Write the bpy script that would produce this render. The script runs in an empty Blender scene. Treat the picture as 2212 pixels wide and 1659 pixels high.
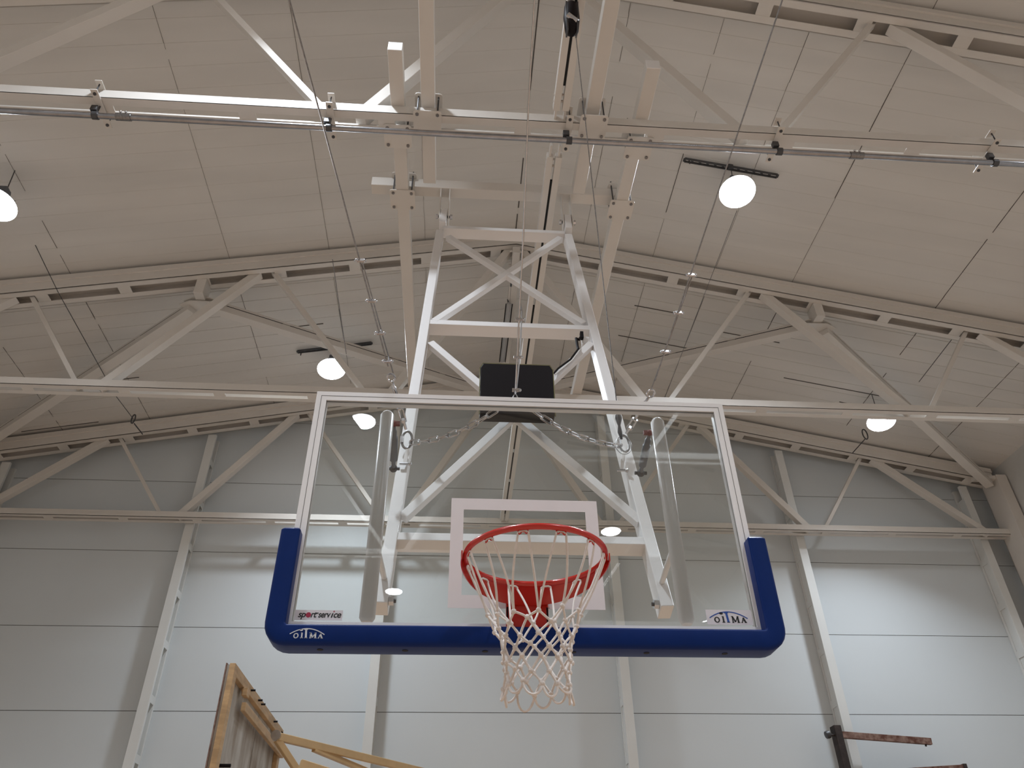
import bpy, math, random
from mathutils import Vector, Matrix
random.seed(7)
R = math.radians
C = bpy.context.scene.collection
SC = bpy.context.scene
CAMZ = 1.96                      # the phone is held at head height

# ------------------------------------------------------------------ camera, world, exposure
YAW, PITCH, ROLL, FPX = R(-4.5744), R(36.3757), R(-0.8768), 1675.4
W, H = 2212, 1659
_f = Vector((-math.sin(YAW)*math.cos(PITCH), math.cos(YAW)*math.cos(PITCH), math.sin(PITCH)))
_r0 = Vector((math.cos(YAW), math.sin(YAW), 0)); _u0 = _r0.cross(_f)
_r = _r0*math.cos(ROLL) + _u0*math.sin(ROLL); _u = _u0*math.cos(ROLL) - _r0*math.sin(ROLL)
cam_d = bpy.data.cameras.new('camera'); cam = bpy.data.objects.new('camera', cam_d); C.objects.link(cam)
cam_d.sensor_width = 36; cam_d.lens = 36*FPX/W; cam_d.clip_start = 0.05; cam_d.clip_end = 100
m = Matrix((_r, _u, -_f)).transposed().to_4x4(); m.translation = Vector((0, 0, CAMZ)); cam.matrix_world = m
SC.camera = cam
wd = bpy.data.worlds.new('world'); SC.world = wd; wd.use_nodes = True
wd.node_tree.nodes['Background'].inputs[0].default_value = (0.9, 0.95, 1, 1)
wd.node_tree.nodes['Background'].inputs[1].default_value = 0.02
SC.view_settings.view_transform = 'Standard'; SC.view_settings.look = 'None'
SC.view_settings.gamma = 1; SC.view_settings.use_curve_mapping = False
SC.view_settings.exposure = 0.0
LAMP_W = 104.0                   # every hall lamp

def ray(px, py): return _r*((px-W/2)/FPX) - _u*((py-H/2)/FPX) + _f
def onY(px, py, Y): d = ray(px, py); v = d*(Y/d.y); v.z += CAMZ; return v      # point of the place on the plane y = Y
def onZ(px, py, z): d = ray(px, py); v = d*((z-CAMZ)/d.z); v.z += CAMZ; return v
def rz(v): return v + CAMZ       # heights measured from the eye

# ------------------------------------------------------------------ materials
def mat(name, col, rough=0.5, metal=0.0, noise=0.0, nscale=6.0, bump=0.0, bscale=40.0, coat=0.0, spec=0.5, col2=None, stretch=(1, 1, 1)):
    m = bpy.data.materials.new(name); m.use_nodes = True
    nt = m.node_tree; b = nt.nodes['Principled BSDF']
    b.inputs['Roughness'].default_value = rough; b.inputs['Metallic'].default_value = metal
    b.inputs['Specular IOR Level'].default_value = spec
    b.inputs['Coat Weight'].default_value = coat; b.inputs['Coat Roughness'].default_value = 0.08
    b.inputs['Base Color'].default_value = (*col, 1)
    if noise or bump:
        tc = nt.nodes.new('ShaderNodeTexCoord'); mp = nt.nodes.new('ShaderNodeMapping'); mp.inputs['Scale'].default_value = stretch
        nt.links.new(tc.outputs['Object'], mp.inputs[0])
    if noise:
        n = nt.nodes.new('ShaderNodeTexNoise'); n.inputs['Scale'].default_value = nscale; n.inputs['Detail'].default_value = 5
        r = nt.nodes.new('ShaderNodeValToRGB'); c2 = col2 or tuple(c*(1-noise) for c in col)
        r.color_ramp.elements[0].position = 0.35; r.color_ramp.elements[1].position = 0.68
        r.color_ramp.elements[0].color = (*c2, 1); r.color_ramp.elements[1].color = (*col, 1)
        nt.links.new(mp.outputs[0], n.inputs['Vector']); nt.links.new(n.outputs['Fac'], r.inputs[0]); nt.links.new(r.outputs[0], b.inputs['Base Color'])
    if bump:
        n2 = nt.nodes.new('ShaderNodeTexNoise'); n2.inputs['Scale'].default_value = bscale; n2.inputs['Detail'].default_value = 3
        bp = nt.nodes.new('ShaderNodeBump'); bp.inputs['Strength'].default_value = bump; bp.inputs['Distance'].default_value = 0.002
        nt.links.new(mp.outputs[0], n2.inputs['Vector']); nt.links.new(n2.outputs['Fac'], bp.inputs['Height']); nt.links.new(bp.outputs[0], b.inputs['Normal'])
    return m
M = {}
M['steel'] = mat('painted_steel', (0.71, 0.67, 0.62), 0.42, noise=0.05, nscale=2.5)
M['frame'] = mat('white_powder_coat', (0.83, 0.81, 0.80), 0.28, noise=0.03, nscale=3)
M['ceil'] = mat('ceiling_board', (0.72, 0.695, 0.655), 0.75, noise=0.09, nscale=0.9, stretch=(0.5, 3, 1))
M['wall'] = mat('wall_panel', (0.68, 0.725, 0.745), 0.5, noise=0.03, nscale=0.6)
M['side'] = mat('side_wall_paint', (0.62, 0.62, 0.60), 0.6, noise=0.04)
M['column'] = mat('column_paint', (0.76, 0.77, 0.75), 0.4, noise=0.04, nscale=2.5)
M['seam'] = mat('dark_seam', (0.11, 0.10, 0.09), 0.8, noise=0.2)
M['zinc'] = mat('zinc_plated', (0.62, 0.62, 0.64), 0.22, 1.0, noise=0.15, nscale=30)
M['pipe'] = mat('galvanized_pipe', (0.42, 0.42, 0.44), 0.22, 1.0, noise=0.2, nscale=15)
M['wire'] = mat('steel_wire', (0.34, 0.33, 0.33), 0.35, 1.0, noise=0.3, nscale=90)
M['dark'] = mat('dark_steel', (0.10, 0.10, 0.105), 0.45, 0.6, noise=0.2)
M['black'] = mat('black_plastic', (0.010, 0.007, 0.008), 0.5, noise=0.1, spec=0.15)
M['red'] = mat('red_enamel', (0.52, 0.016, 0.007), 0.25, noise=0.06, nscale=8, coat=0.4)
M['blue'] = mat('blue_vinyl_padding', (0.004, 0.022, 0.130), 0.36, noise=0.12, nscale=9, bump=0.12, bscale=60, spec=0.13)
M['rope'] = mat('white_cord', (0.78, 0.71, 0.66), 0.9, noise=0.12, nscale=60, bump=0.6, bscale=260)
M['line'] = mat('white_glass_paint', (0.74, 0.68, 0.68), 0.35, noise=0.02)
M['ply'] = mat('weathered_plywood', (0.56, 0.54, 0.50), 0.8, noise=1, col2=(0.30, 0.25, 0.20), nscale=2.2, stretch=(2, 2.5, 0.8))
M['wood'] = mat('varnished_timber', (0.60, 0.39, 0.20), 0.5, noise=0.3, nscale=6, stretch=(1, 1, 4))
M['yellow'] = mat('cream_yellow_paint', (0.62, 0.42, 0.21), 0.45, noise=0.15, nscale=5)
M['rust'] = mat('rusted_steel', (0.30, 0.20, 0.16), 0.8, noise=1, col2=(0.10, 0.035, 0.02), nscale=16, bump=0.6)
M['rustred'] = mat('dull_red_paint', (0.16, 0.02, 0.015), 0.6, noise=0.3, nscale=30)
M['rustd'] = mat('dark_rusted_steel', (0.045, 0.03, 0.026), 0.75, noise=0.5, nscale=14)
M['floor'] = mat('sports_floor', (0.40, 0.272, 0.182), 0.45, noise=0.15, nscale=4, stretch=(1, 12, 1))
M['grey'] = mat('grey_aluminium', (0.16, 0.17, 0.19), 0.5, 0.3, noise=0.1)
M['tubeg'] = mat('unlit_tube', (0.42, 0.42, 0.42), 0.3, noise=0.05)
M['olive'] = mat('olive_edge', (0.16, 0.14, 0.05), 0.5, noise=0.1)
M['slot'] = mat('slot_shade_black', (0.006, 0.006, 0.006), 0.8, noise=0.1)  # painted darkness for the deep open slots of ties and braces
M['inkk'] = mat('black_ink', (0.012, 0.012, 0.014), 0.5, noise=0.05)
M['inkr'] = mat('crimson_ink', (0.36, 0.012, 0.05), 0.5, noise=0.05)
M['inkb'] = mat('blue_ink', (0.012, 0.07, 0.33), 0.5, noise=0.05)
M['inkw'] = mat('white_ink', (0.62, 0.64, 0.68), 0.5, noise=0.05)
M['stick'] = mat('white_sticker', (0.72, 0.68, 0.70), 0.4, noise=0.03)
def glassmat():
    m = bpy.data.materials.new('clear_glass'); m.use_nodes = True; nt = m.node_tree; nt.nodes.clear()
    o = nt.nodes.new('ShaderNodeOutputMaterial'); t = nt.nodes.new('ShaderNodeBsdfTransparent'); g = nt.nodes.new('ShaderNodeBsdfGlossy')
    t.inputs[0].default_value = (0.985, 0.997, 0.99, 1); g.inputs['Roughness'].default_value = 0.0
    f = nt.nodes.new('ShaderNodeFresnel'); f.inputs[0].default_value = 1.52
    n = nt.nodes.new('ShaderNodeTexNoise'); n.inputs['Scale'].default_value = 3
    mp = nt.nodes.new('ShaderNodeMapRange'); mp.inputs['To Min'].default_value = 0.98; mp.inputs['To Max'].default_value = 1.0
    mu = nt.nodes.new('ShaderNodeMath'); mu.operation = 'MULTIPLY'
    nt.links.new(n.outputs['Fac'], mp.inputs[0]); nt.links.new(f.outputs[0], mu.inputs[0]); nt.links.new(mp.outputs[0], mu.inputs[1])
    x = nt.nodes.new('ShaderNodeMixShader'); nt.links.new(mu.outputs[0], x.inputs[0]); nt.links.new(t.outputs[0], x.inputs[1]); nt.links.new(g.outputs[0], x.inputs[2])
    nt.links.new(x.outputs[0], o.inputs[0]); return m
M['glass'] = glassmat()
def emitmat():
    m = bpy.data.materials.new('lit_lens'); m.use_nodes = True; nt = m.node_tree; b = nt.nodes['Principled BSDF']
    b.inputs['Base Color'].default_value = (0.9, 0.9, 0.9, 1); b.inputs['Emission Color'].default_value = (0.93, 0.96, 1, 1); b.inputs['Emission Strength'].default_value = 30
    return m
M['lens'] = emitmat()

# ------------------------------------------------------------------ mesh helpers
class MB:
    def __init__(s): s.v = []; s.f = []; s.smooth = False
    def add(s, vs, fs):
        k = len(s.v); s.v += [Vector(v) for v in vs]; s.f += [tuple(i+k for i in f) for f in fs]; return s
    def box(s, c, d):                                                  # centre, full size
        x, y, z = (q/2 for q in d); c = Vector(c)
        return s.add([c+Vector((a*x, b*y, e*z)) for a in (-1, 1) for b in (-1, 1) for e in (-1, 1)],
                     [(0, 1, 3, 2), (4, 6, 7, 5), (0, 4, 5, 1), (2, 3, 7, 6), (0, 2, 6, 4), (1, 5, 7, 3)])
    def span(s, a, b): a = Vector(a); b = Vector(b); return s.box((a+b)/2, (abs(b.x-a.x), abs(b.y-a.y), abs(b.z-a.z)))
    def bar(s, a, b, w, d, side=(1, 0, 0)):                            # w along side, d across
        a = Vector(a); b = Vector(b); t = (b-a).normalized(); sd = Vector(side); sd = (sd - t*sd.dot(t)).normalized(); n = t.cross(sd)
        vs = [p + sd*(i*w/2) + n*(j*d/2) for p in (a, b) for i in (-1, 1) for j in (-1, 1)]
        return s.add(vs, [(0, 1, 3, 2), (4, 6, 7, 5), (0, 4, 5, 1), (2, 3, 7, 6), (0, 2, 6, 4), (1, 5, 7, 3)])
    def tube(s, pts, r, n=10, closed=False):
        pts = [Vector(p) for p in pts]; N = len(pts); k = len(s.v); up = Vector((0, 0, 1)); prev = None
        rr = r if isinstance(r, (list, tuple)) else [r]*N
        for i, p in enumerate(pts):
            if closed: t = pts[(i+1) % N]-pts[i-1]
            else: t = pts[min(i+1, N-1)]-pts[max(i-1, 0)]
            t.normalize()
            if prev is None:
                a = up.cross(t)
                if a.length < 1e-3: a = Vector((1, 0, 0)).cross(t)
            else: a = prev - t*prev.dot(t)
            a.normalize(); prev = a; b = t.cross(a)
            for j in range(n):
                q = 2*math.pi*j/n; s.v.append(p+(a*math.cos(q)+b*math.sin(q))*rr[i])
        for i in range(N if closed else N-1):
            for j in range(n):
                a0 = k+i*n; b0 = k+((i+1) % N)*n
                s.f.append((a0+j, a0+(j+1) % n, b0+(j+1) % n, b0+j))
        if not closed:
            s.f.append(tuple(k+j for j in range(n))[::-1]); s.f.append(tuple(k+(N-1)*n+j for j in range(n)))
        s.smooth = True; return s
    def cyl(s, a, b, r, n=14): return s.tube([a, b], r, n)
    def lathe(s, c, prof, n=32, M3=None):                              # profile (r, z) about c, optional rotation
        k = len(s.v); c = Vector(c)
        for r, z in prof:
            for j in range(n):
                q = 2*math.pi*j/n; p = Vector((r*math.cos(q), r*math.sin(q), z)); s.v.append(c+((M3 @ p) if M3 else p))
        for i in range(len(prof)-1):
            for j in range(n): s.f.append((k+i*n+j, k+i*n+(j+1) % n, k+(i+1)*n+(j+1) % n, k+(i+1)*n+j))
        s.f.append(tuple(k+j for j in range(n))[::-1]); s.f.append(tuple(k+(len(prof)-1)*n+j for j in range(n))); s.smooth = True; return s
    def poly(s, pts, z0, z1, fn):                                      # prism of a convex 2D outline; fn maps (u, v, w) to space
        n = len(pts); k = len(s.v)
        for z in (z0, z1):
            for u, v in pts: s.v.append(Vector(fn(u, v, z)))
        s.f.append(tuple(range(k, k+n))[::-1]); s.f.append(tuple(range(k+n, k+2*n)))
        for i in range(n): s.f.append((k+i, k+(i+1) % n, k+n+(i+1) % n, k+n+i))
        return s
    def sphere(s, c, r, n=8, sc=(1, 1, 1)):
        prof = [(max(1e-4, r*math.sin(math.pi*i/n))*sc[0], -r*math.cos(math.pi*i/n)*sc[2]) for i in range(n+1)]
        return s.lathe(c, prof, 10)
    def build(s, name, mtl, parent=None, bevel=0, origin=None):
        me = bpy.data.meshes.new(name); o = Vector(origin) if origin is not None else Vector((0, 0, 0))
        if origin is None and s.v and parent is None:
            o = sum(s.v, Vector())/len(s.v)
        me.from_pydata([tuple(v-o) for v in s.v], [], s.f)
        me.materials.append(M[mtl]); me.validate()
        import bmesh
        bm = bmesh.new(); bm.from_mesh(me); bmesh.ops.recalc_face_normals(bm, faces=bm.faces[:]); bm.to_mesh(me); bm.free()
        if s.smooth:
            me.shade_smooth()
            try: me.set_sharp_from_angle(angle=R(40))
            except Exception: pass
        ob = bpy.data.objects.new(name, me); C.objects.link(ob)
        if parent is not None:
            ob.parent = parent; ob.location = o - wloc(parent)
        else: ob.location = o
        if bevel:
            b = ob.modifiers.new('bevel', 'BEVEL'); b.width = bevel; b.segments = 2; b.limit_method = 'ANGLE'; b.angle_limit = R(40)
        return ob
def wloc(o):
    v = Vector(o.location)
    while o.parent is not None: o = o.parent; v = v+Vector(o.location)
    return v
def tag(o, label, cat=None, group=None, kind=None):
    if label: o['label'] = label
    if cat: o['category'] = cat
    if group: o['group'] = group
    if kind: o['kind'] = kind
    return o
def thing(name, loc, label, cat, group=None):
    o = bpy.data.objects.new(name, None); o.empty_display_size = 0.1; C.objects.link(o); o.location = loc; return tag(o, label, cat, group)
def struct(name, mb, mtl, parent=None):
    o = mb.build(name, mtl, parent); 
    if parent is None: o['kind'] = 'structure'
    return o

# ------------------------------------------------------------------ the hall
XR = 0.62                                   # ridge
XL, XX = -6.95, 8.19                        # side walls
YB, YF = 10.22, -14.5                       # end walls
ZR = rz(7.42); SL = 0.2
def zroof(x): return ZR - SL*abs(x-XR)
struct('floor', MB().span((XL, YF, -0.12), (XX, YB, 0)), 'floor')
# roof: shingled boards running down the slope, with long seams
mb = MB(); y = YF; st = 0.232
while y < YB:
    y1 = min(y+st, YB); dz = 0.0024 if y < 6.8 else 0.0055
    for xa, xb in ((XL, XR), (XR, XX)):
        a = (xa, y, zroof(xa)); b = (xb, y, zroof(xb)); c = (xb, y1, zroof(xb)+dz); d = (xa, y1, zroof(xa)+dz)
        mb.add([a, b, c, d] + [(p[0], p[1], p[2]+0.12) for p in (a, b, c, d)], [(0, 3, 2, 1), (4, 5, 6, 7), (0, 1, 5, 4), (3, 7, 6, 2), (0, 4, 7, 3), (1, 2, 6, 5)])
    y = y1
ceil = struct('ceiling', mb, 'ceil')
sm = MB()
for x, w in ((XR, 0.018), (-0.52, 0.004), (-1.67, 0.009), (-2.81, 0.010), (-4.54, 0.007), (-5.7, 0.006), (1.48, 0.004), (2.35, 0.009), (3.13, 0.005), (4.07, 0.009), (5.81, 0.008), (7.2, 0.006)):
    y = YF
    while y < YB-0.3:
        L = random.uniform(0.4, 1.6); y2 = min(y+L, YB)
        ww = w*random.choice((0.12, 0.2, 0.3, 0.7)); jx = random.uniform(-0.004, 0.004)
        sm.add([(x-ww/2+jx, y, zroof(x)-0.003), (x+ww/2+jx, y, zroof(x)-0.003), (x+ww/2+jx, y2, zroof(x)-0.003), (x-ww/2+jx, y2, zroof(x)-0.003),
                (x-ww/2+jx, y, zroof(x)+0.004), (x+ww/2+jx, y, zroof(x)+0.004), (x+ww/2+jx, y2, zroof(x)+0.004), (x-ww/2+jx, y2, zroof(x)+0.004)],
               [(0, 3, 2, 1), (0, 1, 5, 4), (1, 2, 6, 5), (2, 3, 7, 6), (3, 0, 4, 7), (4, 5, 6, 7)])
        y = y2+random.choice((0, 0, 0.1, 0.4))
for x0, x1, yk in ((-1.9, -2.6, 8.12), (3.3, 2.2, 8.36), (4.6, 6.2, 8.6), (-5.0, -4.4, 8.8), (3.5, 4.3, 7.9), (-3.7, -2.2, 9.9), (-6.2, -5.2, 9.7), (2.3, 2.9, 7.7), (5.5, 6.1, 8.9)):
    sm.bar((x0, yk, zroof(x0)-0.002), (x1, yk, zroof(x1)-0.002), 0.006, 0.012, (0, 1, 0))
struct('seam_lines', sm, 'seam', ceil)
# back wall: sandwich panels with open joints
mb = MB(); joints = [rz(0.2390*YB), rz(0.3398*YB), rz(0.4421*YB), rz(0.5475*YB), rz(0.652*YB)]
zz = [0.0]+[joints[0]-1.035*k for k in range(4, 0, -1) if joints[0]-1.035*k > 0.05]+joints+[ZR+0.05]
zz = sorted(set(zz)); g = 0.004
def gable(mb, z0, z1, ya, yb):
    lo = [(XL, z0), (XX, z0)]
    def cl(x, z): return min(z, zroof(x)+0.05)
    xs = sorted(set([XL, XX, XR] + [XR+s*(ZR+0.05-z)/SL for s in (-1, 1) for z in (z0, z1) if z < ZR]))
    xs = [x for x in xs if XL <= x <= XX]
    for a, b in zip(xs[:-1], xs[1:]):
        ta, tb = cl(a, z1), cl(b, z1); 
        if ta <= z0 and tb <= z0: continue
        ba, bb = min(z0, ta), min(z0, tb)
        mb.add([(a, ya, ba), (b, ya, bb), (b, ya, tb), (a, ya, ta), (a, yb, ba), (b, yb, bb), (b, yb, tb), (a, yb, ta)],
               [(0, 1, 2, 3), (7, 6, 5, 4), (0, 4, 5, 1), (3, 2, 6, 7), (0, 3, 7, 4), (1, 5, 6, 2)])
for z0, z1 in zip(zz[:-1], zz[1:]): gable(mb, z0+g, z1-g, YB, YB+0.1)
wb = struct('wall_back', mb, 'wall')
jb = MB()
for z in joints: jb.span((XL, YB+0.006, z-0.006), (XX, YB+0.02, z+0.006)) if zroof(XL) > z else jb.span((XR-(ZR-z)/SL, YB+0.006, z-0.006), (XR+(ZR-z)/SL, YB+0.02, z+0.006))
struct('panel_joint', jb, 'seam', wb)
mb = MB(); gable(mb, 0, ZR+0.05, YF-0.1, YF); struct('wall_front', mb, 'side')
struct('wall_left', MB().span((XL-0.1, YF, 0), (XL, YB, zroof(XL)+0.1)), 'side')
struct('wall_right', MB().span((XX, YF, 0), (XX+0.1, YB, zroof(XX)+0.1)), 'side')

# ------------------------------------------------------------------ roof trusses
HC = 4.82                                    # underside of the bottom chord above the eye
def truss(Y, label, group=None, x0=XL+0.12, x1=XX-0.12):
    t = thing('roof_truss', (XR, Y, rz(HC)), label, 'truss', group)
    zb = rz(HC)
    def Z(x): return rz(7.17)-SL*abs(x-XR)
    # bottom chord: two angles, battens between
    mb = MB()
    for s in (-1, 1):
        mb.span((x0, Y+s*0.086, zb), (x1, Y+s*0.079, zb+0.09)); mb.span((x0, Y+s*0.086, zb), (x1, Y+s*0.026, zb+0.008))
    bc = mb.build('bottom_chord', 'steel', t)
    x = x0+0.35
    while x < x1: MB().span((x-0.06, Y-0.03, zb+0.001), (x+0.06, Y+0.03, zb+0.0075)).build('batten_plate', 'steel', bc); x += 0.98
    # top chord
    mb = MB()
    for xa, xb in ((x0, XR), (XR, x1)):
        za, ze = Z(xa), Z(xb)
        def slab(ya, yb, lo, hi): mb.add([(xa, ya, za+lo), (xb, ya, ze+lo), (xb, yb, ze+lo), (xa, yb, za+lo), (xa, ya, za+hi), (xb, ya, ze+hi), (xb, yb, ze+hi), (xa, yb, za+hi)],
                                         [(0, 3, 2, 1), (4, 5, 6, 7), (0, 1, 5, 4), (3, 7, 6, 2), (0, 4, 7, 3), (1, 2, 6, 5)])
        for s in (-1, 1): slab(Y+s*0.13, Y+s*0.12, 0, 0.13); slab(Y+s*0.13, Y+s*0.055, 0, 0.009)
    tc = mb.build('top_chord', 'steel', t)
    mb = MB()
    for xa, xb in ((x0, XR), (XR, x1)):
        za, ze = Z(xa), Z(xb); lo, hi = 0.13, 0.2; ya, yb = Y-0.15, Y+0.15
        mb.add([(xa, ya, za+lo), (xb, ya, ze+lo), (xb, yb, ze+lo), (xa, yb, za+lo), (xa, ya, za+hi), (xb, ya, ze+hi), (xb, yb, ze+hi), (xa, yb, za+hi)],
               [(0, 3, 2, 1), (4, 5, 6, 7), (0, 1, 5, 4), (3, 7, 6, 2), (0, 4, 7, 3), (1, 2, 6, 5)])
    mb.build('roof_nailer', 'steel', tc)
    for s in (-1, 1):
        x = 0.25
        while x < 7.2:
            xx = XR+s*x
            if x0 < xx < x1: MB().bar((xx-0.065, Y, Z(xx-0.065)+0.006), (xx+0.065, Y, Z(xx+0.065)+0.006), 0.118, 0.007, (0, 1, 0)).build('batten_plate', 'steel', tc)
            x += 0.86
    # web members
    B = [-4.53, -1.53, 1.53, 4.53]; T = [-5.6, -3.0, 0, 3.0, 5.6]
    mem = [(T[0]+0.06, B[0]-0.10, 0.055), (B[0]+0.10, T[1]-0.08, 0.10), (T[1]+0.08, B[1]-0.10, 0.062), (B[1]+0.12, T[2]-0.06, 0.10),
           (T[2]+0.06, B[2]-0.12, 0.10), (B[2]+0.10, T[3]-0.08, 0.062), (T[3]+0.08, B[3]-0.10, 0.10), (B[3]+0.10, T[4]-0.06, 0.055), (T[4]+0.1, 7.1, 0.10), (-7.1, T[0]-0.1, 0.10)]
    top = [1, 0, 1, 0, 1, 0, 1, 0, 1, 0]
    for (a, b, w), f in zip(mem, top):
        za, ze = (Z(XR+a)+0.05, zb+0.03) if f else (zb+0.03, Z(XR+b)+0.05)
        MB().bar((XR+a, Y, za), (XR+b, Y, ze), w, w*0.9, (0, 1, 0)).build('diagonal', 'steel', t, 0.004)
    return t
YT1, YT2, YT3 = 3.425, 6.885, 9.885
t1 = truss(YT1, 'nearest white steel roof truss, with a galvanized pipe hung under it')
t2 = truss(YT2, 'white steel roof truss crossing just above the glass backboard, between nearest truss and end wall')
t3 = truss(YT3, 'farthest white steel roof truss, standing directly in front of the end wall')
for k, Y in enumerate((0.45, -2.40, -5.35, -8.3)):
    truss(Y, 'white steel roof truss behind the viewer, mirrored in the backboard glass', 'roof trusses behind the viewer')
# near truss: column shoes and small web stiffeners at nodes
for X in (XR-4.53, XR+4.53, XR-1.53, XR+1.53):
    pass

# longitudinal ties at the middle
def tie(ya, yb, label):
    t = thing('longitudinal_tie', (0.66, (ya+yb)/2, rz(4.84)), label, 'tie beam')
    z0, z1 = rz(4.845), rz(4.91)
    MB().span((0.585, ya, z0), (0.632, yb, z1)).build('channel', 'steel', t, 0.003)
    MB().span((0.650, ya, z0), (0.70, yb, z1)).build('channel', 'steel', t, 0.003)
    y = ya+0.22; L = 0.62 if yb > 8 else 1.35
    while y < yb-0.25: MB().span((0.633, y, z0+0.004), (0.649, min(y+L, yb-0.2), z0+0.02)).build('slot_shade', 'slot', t); y += L+0.1  # black strips stand in for the shade deep in the slot
    for q in (((0.6, ya-0.10, z0+0.01), (0.615, ya+0.16, z1-0.01)), ((0.667, ya-0.10, z0+0.01), (0.682, ya+0.16, z1-0.01)), ((0.6, yb-0.16, z0+0.01), (0.615, yb+0.08, z1-0.01)), ((0.667, yb-0.16, z0+0.01), (0.682, yb+0.08, z1-0.01))):
        MB().span(*q).build('fish_plate', 'steel', t)
    for yy in (ya+0.04, ya+0.1, yb-0.06, yb-0.11): MB().cyl((0.58, yy, (z0+z1)/2), (0.705, yy, (z0+z1)/2), 0.009, 8).build('bolt', 'steel', t)
    return t
tie(0.62, YT1-0.16, 'white slotted tie beam running overhead from the top edge to the nearest truss')
tie(YT1+0.24, YT2-0.14, 'white slotted tie beam between the two nearer trusses, above the hoop frame')
tie(YT2+0.14, YT3-0.14, 'white slotted tie beam behind the glass, between second truss and end wall truss')

# ridge strut and roof braces of the last bay
def brace(name, a, b, label, w=0.13, d=0.12):
    a = Vector(a); b = Vector(b); t = thing(name, (a+b)/2, label, 'brace')
    dr = (b-a).normalized(); nrm = dr.cross(Vector((0, 0, 1))).normalized()
    if nrm.y > 0: nrm = -nrm                       # towards the hall
    up = nrm.cross(dr).normalized()
    if up.z < 0: up = -up
    MB().bar(a-up*0.030, b-up*0.030, w*0.66, d, nrm.cross(dr)).build('channel', 'steel', t, 0.003)
    MB().bar(a+up*0.0395, b+up*0.0395, w*0.24, d, nrm.cross(dr)).build('channel', 'steel', t, 0.002)
    L = (b-a).length; s = 0.15
    while s < L-0.3:
        e = min(s+0.72, L-0.12); MB().bar(a+dr*s+up*0.0185, a+dr*e+up*0.0185, 0.0095, d*0.96, nrm.cross(dr)).build('slot_shade', 'slot', t); s = e+0.1  # slot shade as black strips between the channels, no real part
    return t
nL = Vector((-3.08, 6.98, rz(6.20))); nR = Vector((4.34, 6.98, rz(6.22))); ap = Vector((XR, 9.72, rz(6.98)))
def off(a, b, s): return a+(b-a).normalized()*s
pairs = [(nL, ap+Vector((-0.1, 0, 0)), 'roof brace slanting from the left hanger node to the far ridge'),
         (nL, Vector((-6.75, 9.72, rz(5.72))), 'roof brace slanting down left from the left hanger node to the far left corner'),
         (nR, ap+Vector((0.1, 0, 0)), 'roof brace slanting from the right hanger node to the far ridge'),
         (nR, Vector((7.93, 9.72, rz(5.62))), 'roof brace slanting down right from the right hanger node to the far right corner')]
for a, b, l in pairs: brace('roof_brace', off(a, b, 0.14), b, l)
for n, l in ((nL, 'left'), (nR, 'right')):
    t = thing('hanger_node', n, 'white plate node where two roof braces meet, %s of the ridge under the second truss' % l, 'bracket')
    z1 = rz(7.17)-SL*abs(n.x-XR)+0.005
    MB().span((n.x-0.055, YT2-0.06, n.z+0.01), (n.x+0.055, YT2+0.13, z1)).build('hanger_post', 'steel', t, 0.004)
    mb = MB(); mb.poly([(-0.26, -0.02), (-0.2, -0.10), (0.2, -0.10), (0.26, -0.02), (0.12, 0.05), (-0.12, 0.05)], n.z-0.012, n.z+0.0, lambda u, v, w: (n.x+u, 7.0-v, w))
    mb.build('gusset_plate', 'steel', t)
    mb = MB(); mb.poly([(-0.22, -0.02), (-0.16, -0.10), (0.16, -0.10), (0.22, -0.02), (0.1, 0.05), (-0.1, 0.05)], n.z+0.045, n.z+0.057, lambda u, v, w: (n.x+u, 7.0-v, w)); mb.build('gusset_plate', 'steel', t)
t = thing('ridge_strut', (XR, 8.35, rz(6.98)), 'white ridge strut running from second truss apex back to the end wall truss', 'beam')
MB().span((XR-0.055, YT2+0.14, rz(6.95)), (XR+0.055, 9.7, rz(7.02))).build('strut_body', 'steel', t, 0.004)
mb = MB(); mb.span((XR-0.045, YT2-0.15, rz(7.0)), (XR+0.045, YT2+0.15, rz(7.10)))
for dy in (-0.12, 0.12): mb.cyl((XR-0.08, YT2+dy, rz(7.05)), (XR+0.08, YT2+dy, rz(7.05)), 0.012, 8)
mb.build('apex_plate', 'steel', t)
# grey tube fixture beside the ridge strut
a = onZ(1100, 655, rz(6.86)); b = onZ(1092, 781, rz(6.80)); b.x = a.x-0.02
t = thing('tube_light', (a+b)/2, 'unlit grey tube light held beside the ridge strut by two short arms', 'light fixture')
MB().tube([a, a+(b-a)*0.02, a+(b-a)*0.98, b], [0.02, 0.038, 0.038, 0.02], 14).build('tube', 'tubeg', t)
mb = MB()
for dx in (-0.042, 0.042): mb.cyl(a+Vector((dx, 0, -0.012)), b+Vector((dx, 0, -0.012)), 0.006, 6)
mb.build('edge_rod', 'black', t)
mb = MB()
for f in (0.04, 0.72): p = a+(b-a)*f; mb.cyl(p, (XR-0.056, p.y, rz(6.97)), 0.009, 6)
mb.build('arm', 'dark', t)
p = onZ(1104, 612, rz(6.75))
t = thing('pulley', p, 'small grey pulley hanging on a thin chain below the ridge, above the tube light', 'pulley')
MB().lathe(p, [(0.012, -0.012), (0.048, -0.010), (0.038, 0), (0.048, 0.010), (0.012, 0.012)], 20, Matrix.Rotation(R(90), 3, 'Y')).build('wheel', 'grey', t)
MB().cyl(p, p+Vector((0, 0, 0.14)), 0.004, 6).build('hanging_chain', 'dark', t)
MB().cyl(p, p+Vector((0, 0.35, -0.17)), 0.0025, 6).build('cord', 'wire', t)

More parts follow.
